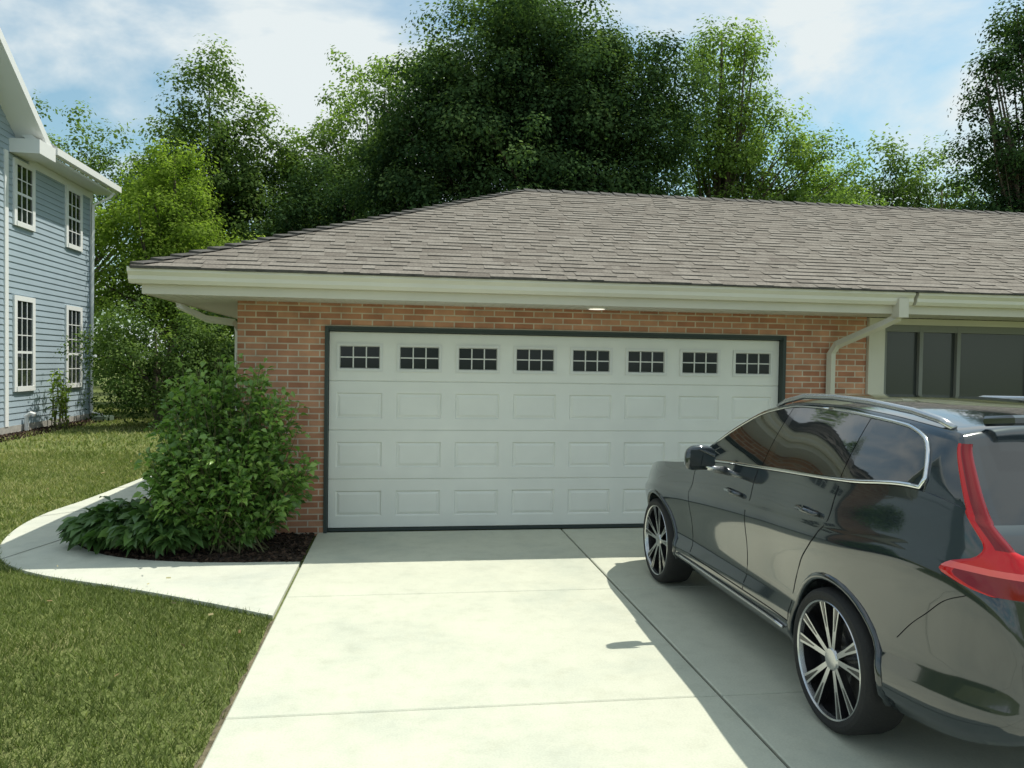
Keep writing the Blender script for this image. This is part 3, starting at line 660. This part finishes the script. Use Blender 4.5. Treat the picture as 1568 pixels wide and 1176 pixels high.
def loft(b,secs,mi=0,matf=None):
    m=len(secs[0]); vs=[p for s_ in secs for p in s_]; fs=[]
    for i in range(len(secs)-1):
        for j in range(m): fs.append((i*m+j,i*m+(j+1)%m,(i+1)*m+(j+1)%m,(i+1)*m+j))
    fs.append(tuple(range(m))); fs.append(tuple(range((len(secs)-1)*m,len(secs)*m))[::-1])
    o=len(b.v); b.v.extend(vs)
    for f in fs:
        b.f.append([q+o for q in f]); b.c.append(.5)
        if matf and len(f)==4:
            c=np.mean([vs[q] for q in f],axis=0); b.m.append(matf(c,f[0]%m))
        else: b.m.append(mi)
yst=np.unique(np.round(np.r_[np.linspace(2.49,2.9,34),np.linspace(2.9,6.6,60),np.linspace(6.6,7.04,22)],4))
secs=[]
for y in yst:
    h=[]; Z0,Z1=zb(y),zs(y)
    for t in np.r_[0,.03,.06,.1,.15,.2,.26,.34,.42,.5,.56,.6,.64,.67,.70,.73,.76,.8,.86,.9,.94,.97,1.0]:
        z=Z0+(Z1-Z0)*t; h.append((hbody(y,z),z))
    e0=h[-1][0]
    for s_ in (.96,.9,.8,.6,.4,.2): h.append((e0*s_,Z1+cr(y)*(1-s_**2.2)))
    full=[(XC,y,Z0)]+[(XC-a,y,z) for a,z in h]+[(XC,y,Z1+cr(y))]+[(XC+a,y,z) for a,z in h[::-1]]
    secs.append(full)
b=MB(); loft(b,secs); body=b.obj('body',[M_paint],car,smooth=True,sharp=50)
cutv=MB()
for yy in (RW,FW):
    for sx in (-1,1):
        xa=XC+sx*.62; xb=XC+sx*1.05; n=64; r=.385
        vs=[(xa,yy+r*math.cos(2*math.pi*k/n),.355+r*math.sin(2*math.pi*k/n)) for k in range(n)]+[(xb,yy+r*math.cos(2*math.pi*k/n),.355+r*math.sin(2*math.pi*k/n)) for k in range(n)]
        fs=[(k,(k+1)%n,n+(k+1)%n,n+k) for k in range(n)]+[tuple(range(n))[::-1],tuple(range(n,2*n))]
        cutv.add(vs,fs)
cut=cutv.obj('cutter',[M_blk])
md=body.modifiers.new('b','BOOLEAN'); md.object=cut; md.operation='DIFFERENCE'; md.solver='EXACT'
dg=bpy.context.evaluated_depsgraph_get(); me2=bpy.data.meshes.new_from_object(body.evaluated_get(dg)); body.modifiers.clear(); body.data=me2
bpy.data.objects.remove(cut,do_unlink=True)
try: me2.set_sharp_from_angle(angle=math.radians(38))
except Exception: pass
yst=np.unique(np.round(np.r_[np.linspace(2.61,3.1,30),np.linspace(3.1,4.5,24),np.linspace(4.5,5.65,30)],4)); secs=[]
for y in yst:
    Z0=zs(y)-.05; Z1=max(zr(y),Z0+.01); h=[]
    for t in np.linspace(0,1,9): z=Z0+(Z1-Z0)*t; h.append((hgreen(y,z),z))
    e0=h[-1][0]; C=max(zc(y),Z1+.005)
    for s_ in (.985,.96,.92,.85,.7,.5,.25): h.append((e0*s_,Z1+(C-Z1)*(1-s_**3)))
    full=[(XC,y,Z0)]+[(XC-a,y,z) for a,z in h]+[(XC,y,C)]+[(XC+a,y,z) for a,z in h[::-1]]
    secs.append(full)
def gm(c,j):
    x,y,z=c
    if 12<=j<=22:
        if y>4.85: return 1
        if y<2.90: return 1
    return 0
b=MB(); loft(b,secs,0,gm); b.obj('cabin',[M_paint,M_cglass],car,smooth=True,sharp=50)
def side_strip(b,ya,yb,zlo,zhi,off,mi,ny=24,nz=6,sides=(-1,1)):
    for sx in sides:
        vs=[];fs=[]
        for i in range(ny+1):
            y=ya+(yb-ya)*i/ny; a,c=zlo(y),max(zhi(y),zlo(y)+.002)
            for j in range(nz+1): z=a+(c-a)*j/nz; vs.append((XC+sx*(hside(y,z)+off),y,z))
        for i in range(ny):
            for j in range(nz):
                q=i*(nz+1)+j; fs.append((q,q+1,q+nz+2,q+nz+1))
        b.add(vs,fs,mi)
lo=lambda y: zs(y)+.022
def hi(y):
    t=zr(y)-.03
    if y<3.40:
        k=ci([(3.02,1.335),(3.05,1.42),(3.12,1.495),(3.25,1.535),(3.40,1.56)]); t=min(t,k(y))
    return t
b=MB()
side_strip(b,4.50,5.50,lo,hi,.004,0); side_strip(b,3.60,4.42,lo,hi,.004,0); side_strip(b,3.02,3.54,lo,hi,.004,0)
side_strip(b,3.00,5.52,lo,hi,.002,1,40)
b.obj('side_windows',[M_cglass,simple('gloss_black',(.008,.008,.009),.15,coat=1)],car,smooth=True,fixn=True)
b=MB()
for sx in (-1,1):
    lw=[(XC+sx*(hside(y,zs(y)+.012)+.008),y,zs(y)+.012) for y in np.linspace(5.45,3.02,40)]
    up=[(XC+sx*(hside(y,hi(y)+.008)+.006),y,hi(y)+.008) for y in np.r_[np.linspace(3.015,3.4,16),np.linspace(3.5,5.35,24)]]
    b.tube(lw+up[:24],.011,0,6); b.tube(up[23:],.006,0,6)
    rl=[(XC+sx*(hgreen(y,zr(y))*.97),y,zr(y)+dz) for y,dz in [(3.02,.01),(3.1,.03),(3.3,.04),(3.7,.042),(4.1,.042),(4.45,.04),(4.66,.028),(4.74,.008)]]
    b.tube(rl,.017,1,6)
b.obj('chrome_trim',[M_chrome,M_silver],car,smooth=True)
b=MB()
def seam(pts,wid=.004):
    for sx in (-1,1):
        P=[(XC+sx*(hside(y,z)+.0015),y,z) for y,z in pts]
        for i in range(len(P)-1):
            d=Vector(P[i+1])-Vector(P[i]); s_=Vector((0,d.z,-d.y)).normalized()*wid
            p,q=Vector(P[i]),Vector(P[i+1]); b.quad(p-s_,q-s_,q+s_,p+s_,0)
seam([(4.60-.08*t,.40+.77*t) for t in np.linspace(0,1,16)],.003); seam([(5.50,.42+.66*t) for t in np.linspace(0,1,14)],.003)
q=catmull([(4.0,.40),(4.0,.52),(3.95,.65),(3.86,.78),(3.74,.89),(3.65,.98),(3.60,1.08),(3.58,1.22)],5)
seam([tuple(p) for p in q],.003); seam([(4.0+1.5*t,.40) for t in np.linspace(0,1,30)],.003)
q=catmull([(2.70,.93),(2.80,.88),(2.9,.80),(3.0,.72),(3.09,.63)],6); seam([tuple(p) for p in q],.002)
b.obj('panel_gaps',[simple('gap_black',(.003,.003,.003),.9)],car,fixn=False)
b=MB()
for sx in (-1,1):
    for yh in (3.80,4.76):
        zh=zs(yh)-.17; xo=hbody(yh,zh)
        b.tube([(XC+sx*(xo+.002),yh-.10,zh),(XC+sx*(xo+.03),yh-.085,zh),(XC+sx*(xo+.034),yh,zh+.003),(XC+sx*(xo+.03),yh+.085,zh+.004),(XC+sx*(xo+.002),yh+.10,zh+.004)],[.012,.014,.014,.014,.012],0,8)
    my,mzz=5.0,1.19; mx_=XC+sx*1.05
    vs=[];fs=[];nu,nv=16,10
    for i in range(nv+1):
        ph=math.pi*i/nv
        for j in range(nu):
            th=2*math.pi*j/nu
            cx,cy,cz=math.sin(ph)*math.cos(th),math.sin(ph)*math.sin(th),math.cos(ph)
            sg=lambda v,p: math.copysign(abs(v)**p,v)
            yy=sg(cy,.6)*.065; 
            if cy<0: yy*=.55
            vs.append((mx_+sg(cx,.65)*.115,my+yy+.02*cx*sx*-1,mzz+sg(cz,.65)*.085-.012*abs(cx)))
    for i in range(nv):
        for j in range(nu): fs.append((i*nu+j,i*nu+(j+1)%nu,(i+1)*nu+(j+1)%nu,(i+1)*nu+j))
    b.add(vs,fs,0)
    b.tube([(XC+sx*.87,my-.0,1.10),(XC+sx*.95,my,1.11),(XC+sx*1.02,my,1.14)],[.03,.024,.03],1,8)
    b.quad((mx_-.085,my-.043,mzz-.055),(mx_+.085,my-.043,mzz-.055),(mx_+.085,my-.043,mzz+.055),(mx_-.085,my-.043,mzz+.055),3)
    b.tube([(XC+sx*(hbody(y,.35)+.008),y,.35) for y in np.linspace(4.05,5.75,16)],.010,1,6)
    for yy in (RW,FW):
        P=[];
        for k in range(25):
            an=math.radians(-8+196*k/24); y=yy+.402*math.cos(an); z=.355+.402*math.sin(an)
            P.append((XC+sx*(hbody(y,z)-.004),y,z))
        b.tube(P,.020,0,6)
b.obj('handles_mirrors_mouldings',[M_paint,M_silver,M_blk,M_cglass],car,smooth=True)
# rear lamps
def yrear(z):
    f=zs if z<1.2 else zr
    a,c=2.50,2.99
    for _ in range(30):
        m_=(a+c)/2
        if f(m_)<z: a=m_
        else: c=m_
    return (a+c)/2
wl=ci([(.95,.06),(.98,.18),(1.01,.25),(1.04,.22),(1.08,.10),(1.13,.045),(1.2,.035),(1.35,.032),(1.50,.02)])
wi=ci([(.95,.09),(1.08,.15),(1.12,.035),(1.5,.015)])
b=MB()
for sx in (-1,1):
    zz=np.linspace(.95,1.50,46); rows=[]
    ysm=np.array([yrear(z) for z in zz]); ysm=np.convolve(np.r_[[ysm[0]]*3,ysm,[ysm[-1]]*3],np.ones(7)/7,'valid')
    for z,y0_ in zip(zz,ysm):
        yb=y0_+.012; yf=yb+wl(z); r=[]
        for t in (0,.03,.25,.5,.75,.95):
            y=yf+(yb-yf)*t; r.append((XC+sx*(hside(y,z)+(.0 if t==0 else .010)),y-(.0 if t==0 else .004),z))
        xx=r[-1][0]; 
        for t in (.15,.5,.95,1.0): r.append((xx-sx*(.015+wi(z)*t),yb-.018-(.010 if t<1 else -.03),z))
        rows.append(r)
    m=len(rows[0]); vs=[p for r in rows for p in r]
    for i in range(len(rows)-1):
        zmid=zz[i]
        for j in range(m-1):
            mi=0
            if 1.02<zmid<1.042: mi=2
            elif zmid<1.015: mi=1 if j>=2 else 0
            elif zmid>1.12 and j>=4: mi=1
            b.add([vs[i*m+j],vs[i*m+j+1],vs[(i+1)*m+j+1],vs[(i+1)*m+j]],[(0,1,2,3)],mi)
bm_ob=b.obj('tail_lamps',[M_red,M_redd,M_redl],car,smooth=False,fixn=False)
bm=bmesh.new(); bm.from_mesh(bm_ob.data); bmesh.ops.remove_doubles(bm,verts=bm.verts,dist=.0004); bmesh.ops.recalc_face_normals(bm,faces=bm.faces)
for f in bm.faces: f.smooth=True
bm.to_mesh(bm_ob.data); bm.free()
b=MB()
b.box(XC-.62,XC+.62,2.462,2.52,.575,.597,1); b.box(XC-.62,XC+.62,2.52,2.75,.33,.47,0); b.box(XC-.26,XC+.26,2.495,2.54,.83,.93,2)
for sx in(-1,1):
    b.box(XC+sx*.52-.09,XC+sx*.52+.09,2.458,2.52,.605,.625,4); b.box(XC+sx*.50-.09,XC+sx*.50+.09,2.48,2.6,.40,.44,1); b.box(XC+sx*.66-.10,XC+sx*.66+.10,6.86,6.94,.68,.76,1)
b.tube([(XC-.60,2.97,1.59),(XC-.55,2.88,1.60),(XC,2.84,1.615),(XC+.55,2.88,1.60),(XC+.60,2.97,1.59)],.022,3,6)
b.box(XC-.38,XC+.38,7.02,7.05,.45,.64,0)
b.obj('bumper_parts',[M_blk,M_chrome,M_mull,M_paint,M_red],car)
# wheels
for nm,yy,sx in (('wheel_rear_left',RW,-1),('wheel_front_left',FW,-1),('wheel_rear_right',RW,1),('wheel_front_right',FW,1)):
    b=MB(); c=(XC+sx*.825,yy,.35)
    b.lathe([(.282,.10),(.292,.116),(.312,.122),(.33,.117),(.344,.10),(.35,.07),(.35,-.07),(.342,-.1),(.32,-.118),(.262,-.10)],c,64,0,sx)
    b.lathe([(.292,.110),(.286,.118),(.279,.112),(.274,.09)],c,64,1,sx)
    b.lathe([(.276,.09),(.265,.02),(.25,-.08)],c,64,2,sx); b.lathe([(.268,.0),(.08,.0),(.001,.0)],c,40,2,sx)
    b.lathe([(.06,.0),(.06,.085),(.05,.095),(.03,.098),(.001,.098)],c,24,1,sx)
    for k in range(5):
        for s2 in (-1,1):
            a0=2*math.pi*k/5+.3+s2*.22; a1=2*math.pi*k/5+.3+s2*.235
            def P(r,a,x): return Vector((c[0]+x*sx,c[1]+r*math.cos(a),c[2]+r*math.sin(a)))
            p0,p1=P(.045,a0,.088),P(.284,a1,.108); d=(p1-p0).normalized(); s_=d.cross(Vector((1,0,0))).normalized()
            dn=Vector((-sx*.035,0,0))
            pm=p0.lerp(p1,.5)
            for (q0,q1,wa,wb) in ((p0,pm,.012,.015),(pm,p1,.015,.026)):
                A=[q0-s_*wa,q0+s_*wa,q1+s_*wb,q1-s_*wb]; Bq=[q+dn for q in A]
                b.quad(*A,1)
                for e_ in range(4): b.quad(A[e_],A[(e_+1)%4],Bq[(e_+1)%4],Bq[e_],2)
            q0=p0.lerp(p1,.45);q1=p0.lerp(p1,.97); up=Vector((sx*.002,0,0))
            b.quad(q0-s_*.002+up,q0+s_*.002+up,q1+s_*.012+up,q1-s_*.012+up,2)
    b.obj(nm,[M_rub,M_silver,M_pockets],car,smooth=True,sharp=30)
print('DONE')
